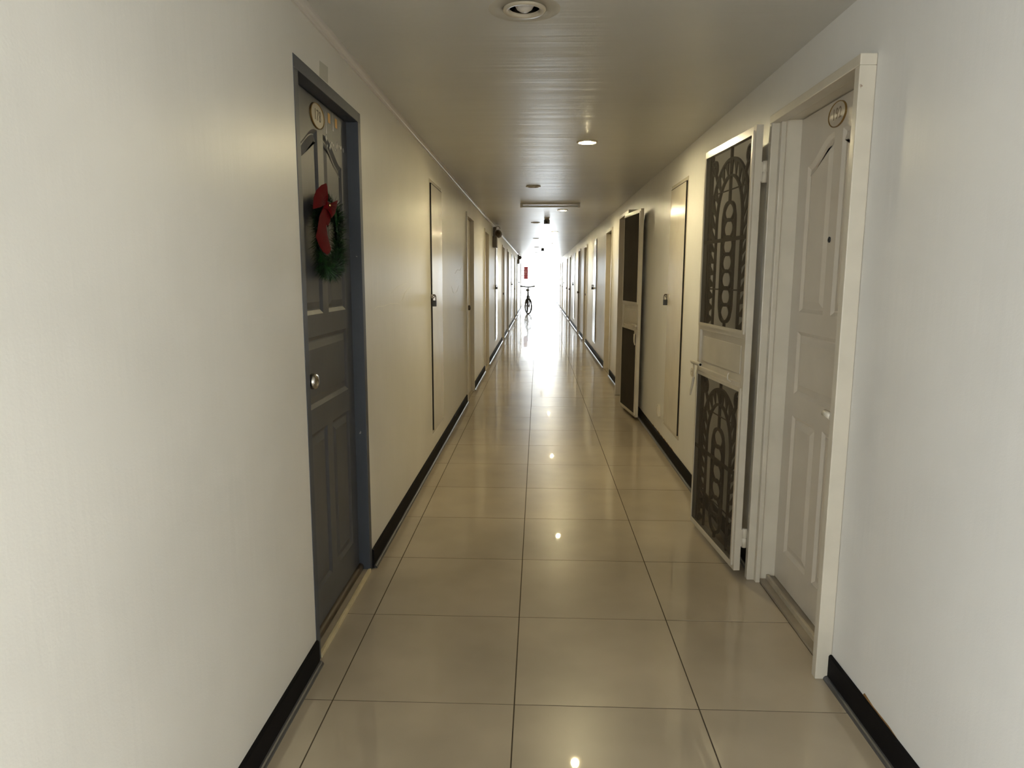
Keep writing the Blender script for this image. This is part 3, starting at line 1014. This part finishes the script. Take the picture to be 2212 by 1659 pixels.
def make_gate(label, hinge, free, out, ornate, screen_mat_, zb=0.032, zt=2.03, latch_z=0.932):
    """Leaf along local +y from the hinge; out = sign of local x that faces the corridor."""
    ux, uy = free[0] - hinge[0], free[1] - hinge[1]
    W = math.hypot(ux, uy)
    phi = math.atan2(-ux, uy)
    root = empty('screen_gate', (hinge[0], hinge[1], 0), phi)
    tag(root, label, 'gate', group='steel screen gates')
    t, d = 0.032, 0.030
    hx = d / 2
    for a, b in ((0, t), (W - t, W)):
        MB().box(-hx, hx, a, b, zb, zt, 0.002).build('stile', M['gate'], root)
    for a, b in ((zb, zb + t), (zt - t, zt), (1.112, 1.140), (0.885, 0.912)):
        MB().box(-hx, hx, t, W - t, a, b, 0.002).build('rail', M['gate'], root)
    sheet = MB().box(-0.002, 0.002, t - 0.002, W - t + 0.002, 0.905, 1.12).build('middle_sheet', M['gate'], root)
    MB().box(out * 0.002, out * 0.006, t + 0.045, W - t - 0.045, 0.948, 1.078, 0.0015).build('raised_field', M['gate'], sheet)
    if ornate:
        grille(root, W, 1.138, zt - t + 0.002, 7, -out * 0.004)
        grille(root, W, zb + t - 0.002, 0.888, 6, -out * 0.004)
    # screen inserts, set on the corridor side
    for za, zc, zmid in ((1.135, zt - t + 0.01, 1.565), (zb + t - 0.012, 0.89, 0.482)):
        fr = MB()
        e = 0.016
        x0, x1 = out * hx, out * (hx + 0.007)
        fr.box(x0, x1, t - 0.014, t + e - 0.014, za, zc)
        fr.box(x0, x1, W - t - e + 0.014, W - t + 0.014, za, zc)
        fr.box(x0, x1, t + e - 0.014, W - t - e + 0.014, za, za + e)
        fr.box(x0, x1, t + e - 0.014, W - t - e + 0.014, zc - e, zc)
        f_ = fr.build('screen_frame', M['gate'], root)
        MB().box(out * (hx - 0.001), out * (hx + 0.003), t, W - t, zmid - 0.009, zmid + 0.009).build('screen_bar', M['iron'] if ornate else M['gate'], f_)
        sm = MB()
        xm = out * (hx + 0.0035)
        sm.add([(xm, t, za + e), (xm, W - t, za + e), (xm, W - t, zc - e), (xm, t, zc - e)], [(0, 1, 2, 3)])
        sm.build('insect_screen', screen_mat_, f_)
    # hinges
    for zh in (1.835, 0.19):
        hb = MB()
        hb.lathe([(0.0, -0.045), (0.012, -0.045), (0.012, -0.001), (0.009, 0.0), (0.012, 0.001), (0.012, 0.045), (0.0, 0.045)], (-out * 0.030, 0.004, zh), (0, 0, 1), 14)
        hb.box(-out * 0.014, -out * 0.046, 0.001, 0.007, zh - 0.04, zh + 0.04)
        hb.build('hinge', M['gate'], root)
    # slide bolt with its lug and tail
    lz = latch_z
    bo = MB()
    xo = out * (hx + 0.022)
    bo.tube([(xo, W - 0.13, lz), (xo, W + 0.012, lz)], 0.0105, 14)
    bo.tube([(xo, W + 0.012, lz), (xo, W + 0.034, lz)], 0.007, 12)
    bolt = bo.build('slide_bolt', M['gate'], root)
    mb = MB()
    mb.lathe([(0.0065, 0), (0.0065, 0.0008), (0, 0.0008)], (xo, W - 0.1305, lz), (0, -1, 0), 14)
    mb.build('bolt_bore', M['dark'], bolt)
    lug = MB()
    n_ = 18
    cyl, czl, rl = W + 0.012, lz - 0.058, 0.024
    lug_out = [(cyl + rl * math.cos(2 * PI * i / n_), czl + rl * math.sin(2 * PI * i / n_)) for i in range(n_)]
    lug_in = [(cyl + 0.007 * math.cos(2 * PI * i / n_), czl + 0.007 * math.sin(2 * PI * i / n_)) for i in range(n_)]
    vs = [(xx, *q) for xx in (xo - 0.002, xo + 0.002) for ring in (lug_out, lug_in) for q in ring]
    fs = []
    for i in range(n_):
        j = (i + 1) % n_
        fs += [(i, j, n_ + j, n_ + i), (2 * n_ + i, 3 * n_ + i, 3 * n_ + j, 2 * n_ + j), (i, 2 * n_ + i, 2 * n_ + j, j), (n_ + i, n_ + j, 3 * n_ + j, 3 * n_ + i)]
    lug.add(vs, fs)
    lug.box(xo - 0.002, xo + 0.002, W - 0.030, W - 0.006, lz - 0.085, lz - 0.004)
    lug.build('lock_lug', M['gate'], bolt)
    tl = MB()
    tl.tube([(xo, W - 0.022, lz - 0.08), (xo + out * 0.004, W - 0.016, lz - 0.12), (xo + out * 0.006, W - 0.004, lz - 0.155), (xo + out * 0.004, W + 0.014, lz - 0.185)], [0.008, 0.0075, 0.0065, 0.004], 8)
    tl.build('pull_tail', M['gate'], bolt)
    for yy in (W * 0.22,):
        MB().tube([(out * (hx + 0.004), yy, lz - 0.030), (out * (hx + 0.018), yy, lz - 0.02), (out * (hx + 0.020), yy, lz), (out * (hx + 0.014), yy, lz + 0.012)], 0.004, 8).build('bolt_hook', M['gate'], bolt)
    return root


make_gate('cream steel screen gate with ornate iron grille, folded open beside the cream door',
          (0.938, 3.155), (0.884, 3.842), -1, True, M['mesh'])
make_gate('plain cream steel screen gate with dark mesh, farther along the right wall',
          (0.905, 7.49), (0.972, 6.80), 1, False, M['mesh_dense'], latch_z=0.93)

# ------------------------------------------------------------------ wreath on the blue door
wr = empty('christmas_wreath', (XL - 0.05, 2.69, 1.529), 0)
tag(wr, 'green tinsel wreath with a red ribbon bow hung on the blue-grey door', 'wreath')
nm = MB()
wrng = random.Random(21)
RC, RT = 0.124, 0.020
XW = 0.040
core = [(XW, RC * math.cos(2 * PI * i / 40), RC * math.sin(2 * PI * i / 40)) for i in range(40)]
nv, nf = [], []
for i in range(9000):
    a = wrng.uniform(0, 2 * PI)
    b = wrng.uniform(0, 2 * PI)
    cen = Vector((XW, RC * math.cos(a), RC * math.sin(a)))
    rad = Vector((0, math.cos(a), math.sin(a)))
    tan = Vector((0, -math.sin(a), math.cos(a)))
    dr = rad * math.cos(b) + Vector((1, 0, 0)) * math.sin(b)
    dirv = (dr + tan * wrng.uniform(-0.2, 0.75) + Vector((wrng.gauss(0, .15), wrng.gauss(0, .15), wrng.gauss(0, .15)))).normalized()
    ln = wrng.uniform(0.026, 0.054)
    p0 = cen + dr * wrng.uniform(0.0, 0.010)
    p1 = p0 + dirv * ln
    if p1.x < 0.002: continue
    if p1.x > 0.050 and -0.27 < p1.y < 0.07 and -0.08 < p1.z < 0.2: continue
    sd = dirv.cross(dr if abs(dirv.dot(dr)) < 0.95 else tan).normalized() * 0.0014
    o_ = len(nv)
    nv += [tuple(p0 - sd), tuple(p0 + sd), tuple(p1)]
    nf.append((o_, o_ + 1, o_ + 2))
nm.add(nv, nf)
gr = nm.build('tinsel', M['needle'], wr, recalc=False)
gr['kind'] = 'stuff'
MB().tube(core, 0.012, 8, closed=True).build('ring', M['needle'], wr)
bow = MB()
by, bz = 2.69, 1.529


def bow_fan(center, rim, x0, lift, name, parent, nseg=6):
    """Pleated ribbon fan from the knot to a rim, with a little thickness."""
    mb = MB()
    c0 = (center[0] - by, center[1] - bz)
    rows = []
    m_ = 9
    for k in range(m_):
        t = k / (m_ - 1) * (len(rim) - 1)
        i = min(int(t), len(rim) - 2)
        fr = t - i
        ry = rim[i][0] * (1 - fr) + rim[i + 1][0] * fr - by
        rz = rim[i][1] * (1 - fr) + rim[i + 1][1] * fr - bz
        row = []
        for q in range(nseg + 1):
            s = 0.08 + 0.92 * q / nseg
            pleat = 0.006 * (1 if k % 2 else -1) * (1 - s) * 1.2
            row.append((x0 + lift * math.sin(PI * s * 0.85) + pleat, c0[0] + (ry - c0[0]) * s, c0[1] + (rz - c0[1]) * s))
        rows.append(row)
    nc = nseg + 1
    for side_, dx in ((0, 0.0), (1, -0.0022)):
        vs = [(p[0] + dx, p[1], p[2]) for r in rows for p in r]
        fs = [(r * nc + q, r * nc + q + 1, (r + 1) * nc + q + 1, (r + 1) * nc + q) for r in range(m_ - 1) for q in range(nseg)]
        mb.add(vs, fs, True)
    return mb.build(name, M['red'], parent, recalc=False)


knot = MB()
knot.box(0.058, 0.074, 2.589 - by - 0.012, 2.589 - by + 0.012, 1.639 - bz - 0.013, 1.639 - bz + 0.013, 0.004)
bow_obj = knot.build('bow', M['red'], wr)
bow_obj['label'] = 'red ribbon bow'
ctr = (2.589, 1.639)
bow_fan(ctr, [(2.438, 1.612), (2.453, 1.652), (2.486, 1.680), (2.545, 1.704), (2.602, 1.718)], 0.058, 0.014, 'bow_loop', bow_obj)
bow_fan(ctr, [(2.655, 1.598), (2.700, 1.618), (2.727, 1.644), (2.744, 1.674)], 0.058, 0.012, 'bow_loop', bow_obj)


def ribbon_tail(stations, x0, name):
    """stations: (left point, right point) pairs from the knot down."""
    mb = MB()
    for dx in (0.0, -0.002):
        vs, fs = [], []
        for i, (a, b) in enumerate(stations):
            wv = 0.003 * math.sin(i * 1.3)
            vs += [(x0 + dx + wv, a[0] - by, a[1] - bz), (x0 + dx - wv + 0.003, (a[0] + b[0]) / 2 - by, (a[1] + b[1]) / 2 - bz), (x0 + dx + wv, b[0] - by, b[1] - bz)]
        for i in range(len(stations) - 1):
            for q in range(2):
                fs.append((i * 3 + q, i * 3 + q + 1, i * 3 + q + 4, i * 3 + q + 3))
        mb.add(vs, fs, True)
    return mb.build(name, M['red'], bow_obj, recalc=False)


ribbon_tail([((2.575, 1.632), (2.602, 1.632)), ((2.515, 1.595), (2.596, 1.604)), ((2.484, 1.539), (2.592, 1.562)), ((2.478, 1.522), (2.615, 1.532)), ((2.508, 1.498), (2.636, 1.508)), ((2.541, 1.473), (2.645, 1.485)), ((2.590, 1.462), (2.612, 1.468))], 0.060, 'bow_tail')
ribbon_tail([((2.585, 1.632), (2.608, 1.636)), ((2.592, 1.606), (2.662, 1.606)), ((2.596, 1.588), (2.650, 1.584)), ((2.606, 1.574), (2.632, 1.562))], 0.056, 'bow_tail')
MB().lathe([(0, -0.005), (0.004, -0.003), (0.005, 0), (0.004, 0.003), (0, 0.005)], (0.077, 2.589 - by, 1.639 - bz), (1, 0, 0), 12).build('bead', M['jewel'], bow_obj)
MB().tube([(0.001, 0.0, 0.150), (0.02, 0.0, 0.148), (0.036, 0.0, 0.135)], 0.002, 6).build('hook', M['steel'], wr)

# ------------------------------------------------------------------ recessed ceiling lamps
def downlight(x, y, lit, label, group):
    root = empty('ceiling_downlight', (x, y, H), 0)
    tag(root, label, 'ceiling light', group=group)
    R_ = 0.074 if not lit else 0.070
    MB().lathe([(CAN_R - 0.008, 0.004), (CAN_R - 0.008, -0.004), (CAN_R - 0.002, -0.008), (R_ - 0.006, -0.009), (R_, -0.004), (R_, 0.001), (CAN_R - 0.004, 0.001)], (0, 0, 0), (0, 0, 1), 36, cap=False).build('trim_ring', M['trim_ring'], root)
    can = MB()
    can.lathe([(CAN_R - 0.006, -0.002), (CAN_R - 0.004, 0.05), (0.050, 0.11), (0.0, 0.11)], (0, 0, 0), (0, 0, 1), 32, cap=False)
    can.build('reflector', M['reflector'], root)
    if lit:
        b_ = MB()
        b_.lathe([(0.0, -0.012), (0.013, -0.010), (0.023, -0.003), (0.027, 0.006), (0.024, 0.016), (0.016, 0.03), (0.014, 0.10)], (0, 0, 0), (0, 0, 1), 24, cap=False)
        b_.build('lit_bulb', M['lamp'], root)
    else:
        b_ = MB()
        b_.lathe([(0.0, -0.010), (0.014, -0.008), (0.026, 0.0), (0.033, 0.012), (0.034, 0.024), (0.030, 0.036), (0.020, 0.050), (0.014, 0.06), (0.014, 0.10)], (0, 0, 0), (0, 0, 1), 24, cap=False)
        b_.build('bulb', M['bulb'], root)
    return root


ords = ['nearest', 'second nearest', 'third nearest', 'fourth nearest', 'fifth nearest', 'sixth nearest', 'farthest']
for i, (x, y) in enumerate(CANS):
    extra = ['at the top edge of the photo', 'just before the bare tube lamp', 'just beyond the small ceiling box', 'in the left-hand ceiling row', 'in the left-hand ceiling row', 'in the left-hand ceiling row', 'in the left-hand ceiling row'][i]
    downlight(x, y, False, '%s unlit recessed downlight with frosted bulb, %s' % (ords[i], extra), 'unlit downlights')
for i, (x, y) in enumerate(LEDS[:7]):
    downlight(x, y, True, '%s glowing warm recessed downlight of the right-hand ceiling row' % ords[i], 'lit downlights')
# bare fluorescent tube across the ceiling
tb = empty('tube_lamp', (0.137, 8.81, H), -0.02)
tag(tb, 'unlit bare fluorescent tube lamp mounted across the corridor ceiling', 'ceiling light')
MB().box(-0.345, 0.345, -0.016, 0.016, -0.018, 0.0, 0.002).build('batten', M['white_plastic'], tb)
for s in (-1, 1):
    MB().box(s * 0.335, s * 0.365, -0.018, 0.018, -0.052, 0.0, 0.003).build('end_cap', M['white_plastic'], tb)
MB().tube([(-0.335, 0, -0.036), (0.335, 0, -0.036)], 0.012, 14).build('tube', M['glass_tube'], tb)

# small dark boxes on the ceiling
for i, (x, y, lab) in enumerate(((0.125, 11.17, 'small dark square sensor box on ceiling beyond the tube lamp'), (0.128, 22.3, 'tiny dark sensor box on ceiling near the bright far end'))):
    r_ = empty('ceiling_sensor', (x, y, H), 0)
    tag(r_, lab, 'sensor', group='ceiling sensor boxes')
    MB().box(-0.044, 0.044, -0.03, 0.03, -0.070, -0.012, 0.004).build('housing', M['dark_plastic'], r_)
    MB().box(-0.036, 0.036, -0.034, 0.034, -0.012, 0.0).build('mounting_plate', M['grey_plastic'], r_)
    MB().lathe([(0.016, 0), (0.014, 0.006), (0.0, 0.010)], (0, -0.03, -0.042), (0, -1, 0), 16).build('lens', M['dark'], r_)

# ------------------------------------------------------------------ emergency lights
def emergency_light(y, zc, label):
    root = wall_root('emergency_light', 'left', y, zc)
    tag(root, label, 'emergency light', group='emergency lights on the left wall')
    MB().box(0.0, 0.075, -0.13, 0.13, -0.19, 0.0, 0.006).build('battery_box', M['grey_plastic'], root)
    MB().box(0.006, 0.06, -0.05, 0.05, 0.0, 0.16, 0.005).build('lamp_mount', M['grey_plastic'], root)
    for s in (-1, 1):
        h = MB()
        h.lathe([(0.0, -0.03), (0.040, -0.025), (0.058, 0.0), (0.066, 0.022), (0.066, 0.032), (0.060, 0.034)], (0.082, s * 0.085, 0.045), (0.10, s, -0.06), 28, cap=False)
        head = h.build('lamp_head', M['grey_plastic'], root)
        l = MB()
        l.lathe([(0.061, 0.030), (0.040, 0.026), (0.036, 0.034), (0.016, 0.030), (0.012, 0.038), (0.0, 0.040)], (0.082, s * 0.085, 0.045), (0.10, s, -0.06), 28, cap=False)
        l.build('lens', M['bronze'], head)
        MB().tube([(0.05, s * 0.045, 0.045), (0.078, s * 0.07, 0.045)], 0.012, 8).build('swivel', M['dark_plastic'], head)
    MB().tube([(0.04, -0.03, 0.15), (0.08, -0.05, 0.172), (0.115, -0.07, 0.15), (0.12, -0.085, 0.115)], 0.004, 6).build('cable', M['dark_plastic'], root)
    return root


emergency_light(12.35, 2.085, 'nearer twin-lamp emergency light high on the left wall')
emergency_light(26.8, 2.085, 'farther twin-lamp emergency light high on the left wall near the bright end')

# ------------------------------------------------------------------ small socket low on the right wall
sk = wall_root('wall_socket', 'right', 5.84, 0.285)
tag(sk, 'small painted-over socket box low on right wall beside the access panel', 'socket')
MB().box(0.0, 0.022, -0.030, 0.030, -0.048, 0.048, 0.004).build('box', M['cream_frame'], sk)
MB().box(0.022, 0.026, -0.020, 0.020, -0.034, 0.034, 0.002).build('cover', M['cream_frame'], sk)

# ------------------------------------------------------------------ projecting fire sign
sg = wall_root('fire_sign', 'left', 33.0, 1.6)
tag(sg, 'tall red fire extinguisher sign projecting from left wall at bright end', 'sign')
MB().box(0.115, 0.305, -0.004, 0.004, -0.285, 0.29, 0.001).build('board', M['sign_red'], sg)
MB().box(0.0, 0.115, -0.006, 0.006, 0.10, 0.13).build('bracket', M['steel'], sg)
MB().box(0.0, 0.115, -0.006, 0.006, -0.13, -0.10).build('bracket', M['steel'], sg)
ic = MB()
ic.box(0.115, 0.305, -0.0052, -0.0042, 0.175, 0.188)
ic.box(0.115, 0.305, -0.0052, -0.0042, -0.085, -0.072)
ic.build('white_line', M['sign_white'], sg)
ex = MB()
ex.extrude_poly([(0, 0)] * 0 or [(-0.03, -0.05), (0.03, -0.05), (0.032, 0.04), (0.018, 0.07), (0.012, 0.085), (0.035, 0.10), (0.03, 0.108), (-0.02, 0.105), (-0.014, 0.07), (-0.032, 0.04)], -0.0052, -0.0042)
vv = [(0.21 + y, x, z + 0.03) for x, y, z in ex.v]
ex.v = vv
ex.build('extinguisher_symbol', M['sign_white'], sg)

# ------------------------------------------------------------------ bicycle parked at the far end
bk = empty('bicycle', (-0.40, 27.55, 0), -PI / 2 + 0.05)
tag(bk, 'dark bicycle parked against the left wall near the bright far end', 'bicycle')
WR = 0.275


def wheel(cx, steer, name):
    root = bk
    def tf(p):
        x, y, z = p
        c_, s_ = math.cos(steer), math.sin(steer)
        return (cx + x * c_ - y * s_, x * s_ + y * c_, z)
    t = MB().tube([tf((WR * math.cos(2 * PI * i / 36), 0, WR + 0.02 + WR * math.sin(2 * PI * i / 36))) for i in range(36)], 0.026, 8, closed=True)
    ty = t.build('tyre', M['rubber'], root)
    MB().tube([tf(((WR - 0.024) * math.cos(2 * PI * i / 36), 0, WR + 0.02 + (WR - 0.024) * math.sin(2 * PI * i / 36))) for i in range(36)], 0.009, 6, closed=True).build('rim', M['chrome'], ty)
    h = MB()
    h.tube([tf((0, -0.05, WR + 0.02)), tf((0, 0.05, WR + 0.02))], 0.018, 10)
    h.build('hub', M['chrome'], ty)
    for i in range(18):
        a = 2 * PI * i / 18
        MB().tube([tf((0, (-1) ** i * 0.02, WR + 0.02)), tf(((WR - 0.024) * math.cos(a), 0, WR + 0.02 + (WR - 0.024) * math.sin(a)))], 0.0016, 4).build('spoke', M['chrome'], ty)


ST = 0.42
wheel(0.50, ST, 'front')
wheel(-0.50, 0.0, 'rear')
def bt(pts, r, name, m='bike_paint', parent=None):
    return MB().tube(pts, r, 10).build(name, M[m], parent or bk)


head_t, head_b = Vector((0.33, 0, 0.86)), Vector((0.37, 0, 0.70))
frame_mb = MB()
for a, b, r_ in (((0.34, 0, 0.82), (-0.16, 0, 0.70), 0.021), ((0.36, 0, 0.72), (-0.05, 0, 0.28), 0.024), ((-0.05, 0, 0.28), (-0.19, 0, 0.78), 0.016)):
    frame_mb.tube([a, b], r_, 10)
for s in (-1, 1):
    frame_mb.tube([(-0.05, s * 0.03, 0.28), (-0.5, s * 0.055, WR + 0.02)], 0.009, 8)
    frame_mb.tube([(-0.16, s * 0.015, 0.70), (-0.5, s * 0.055, WR + 0.02)], 0.008, 8)
frame_mb.tube([head_b, head_t], 0.021, 10)
frame_mb.build('frame', M['bike_paint'], bk)
fk = MB()
for s in (-1, 1):
    oy = s * 0.05
    fk.tube([(0.37 - oy * math.sin(ST), oy * math.cos(ST), 0.68), (0.44 - oy * math.sin(ST), oy * math.cos(ST), 0.5), (0.50 - oy * math.sin(ST), oy * math.cos(ST), WR + 0.02)], 0.016, 8)
fk.tube([(0.37 + 0.05 * math.sin(ST), -0.05 * math.cos(ST), 0.68), (0.37 - 0.05 * math.sin(ST), 0.05 * math.cos(ST), 0.68)], 0.014, 8)
fk.build('fork', M['bike_paint'], bk)
bt([head_t, (0.31, 0, 1.02)], 0.018, 'stem', 'bike_paint')
hb_pts = []
for s_, lift in ((-0.31, 0.03), (-0.15, 0.02), (-0.06, 0.0), (0.06, 0.0), (0.15, 0.02), (0.31, 0.03)):
    back = 0.07 if abs(s_) > 0.2 else 0.0
    hb_pts.append((0.31 - back * math.cos(ST) - s_ * math.sin(ST) * 0.8, s_ * math.cos(ST) - back * math.sin(ST), 1.03 + lift))
hbar = bt(hb_pts, 0.019, 'handlebar', 'bike_paint')
for e in (0, -1):
    a, b = Vector(hb_pts[e]), Vector(hb_pts[1 if e == 0 else -2])
    bt([a, a + (b - a) * 0.6], 0.025, 'grip', 'rubber', hbar)
    bt([a + (b - a) * 0.7, a + (b - a) * 0.7 + Vector((0.07, 0, -0.03))], 0.006, 'brake_lever', 'bike_paint', hbar)
for s in (-1, 1):
    bt([(0.30, s * 0.04, 1.0), (0.40, s * 0.07, 0.93), (0.40, s * 0.03, 0.78), (0.36, 0.02 * s, 0.62)], 0.003, 'brake_cable', 'rubber')
bt([(-0.19, 0, 0.76), (-0.215, 0, 0.87)], 0.012, 'seat_post', 'chrome')
sd = MB()
sd.lathe([(0.0, 0.0), (0.05, 0.01), (0.075, 0.035), (0.07, 0.06), (0.03, 0.07), (0, 0.07)], (-0.26, 0, 0.865), (0, 0, 1), 16)
sd.tube([(-0.26, 0, 0.90), (-0.16, 0, 0.905), (-0.06, 0, 0.90)], [0.055, 0.035, 0.02], 10)
sd.build('saddle', M['rubber'], bk)
MB().lathe([(0.085, -0.003), (0.085, 0.003), (0.0, 0.003)], (-0.05, 0.045, 0.28), (0, 1, 0), 24).build('chainring', M['bike_paint'], bk)
for s in (-1, 1):
    cr = bt([(-0.05, s * 0.06, 0.28), (-0.05 + s * 0.11, s * 0.075, 0.28 - s * 0.12)], 0.009, 'crank', 'bike_paint')
    MB().box(-0.05 + s * 0.11 - 0.04, -0.05 + s * 0.11 + 0.04, s * 0.085, s * 0.17, 0.27 - s * 0.12, 0.29 - s * 0.12, 0.004).build('pedal', M['rubber'], cr)
bt([(-0.05, -0.06, 0.28), (0.02, -0.16, 0.012)], 0.008, 'kickstand', 'chrome')
bsk = MB()
for i in range(2):
    pass
MB().tube([(0.50 + (WR + 0.045) * math.cos(a) * math.cos(ST), (WR + 0.045) * math.cos(a) * math.sin(ST), WR + 0.02 + (WR + 0.045) * math.sin(a)) for a in [0.5 + 0.2 * i for i in range(11)]], 0.014, 8).build('mudguard', M['bike_paint'], bk)

# ------------------------------------------------------------------ pair of shoes on the landing beyond the end
for i, dx in enumerate((0.0, 0.13)):
    s_root = empty('shoe', (1.02 + dx, 38.6 + 0.05 * i, 0.0), 0.3)
    tag(s_root, 'small dark grey shoe on the bright landing, %s of the pair' % ('left' if i == 0 else 'right'), 'shoe', group='pair of shoes on the landing')
    up_ = MB()
    up_.tube([(0, -0.11, 0.045), (0, -0.05, 0.05), (0, 0.03, 0.06), (0, 0.10, 0.065)], [0.03, 0.042, 0.045, 0.04], 12)
    up_.build('upper', M['greydark_cloth'], s_root)
    MB().box(-0.045, 0.045, -0.145, 0.135, 0.0, 0.022, 0.008).build('sole', M['rubber'], s_root)
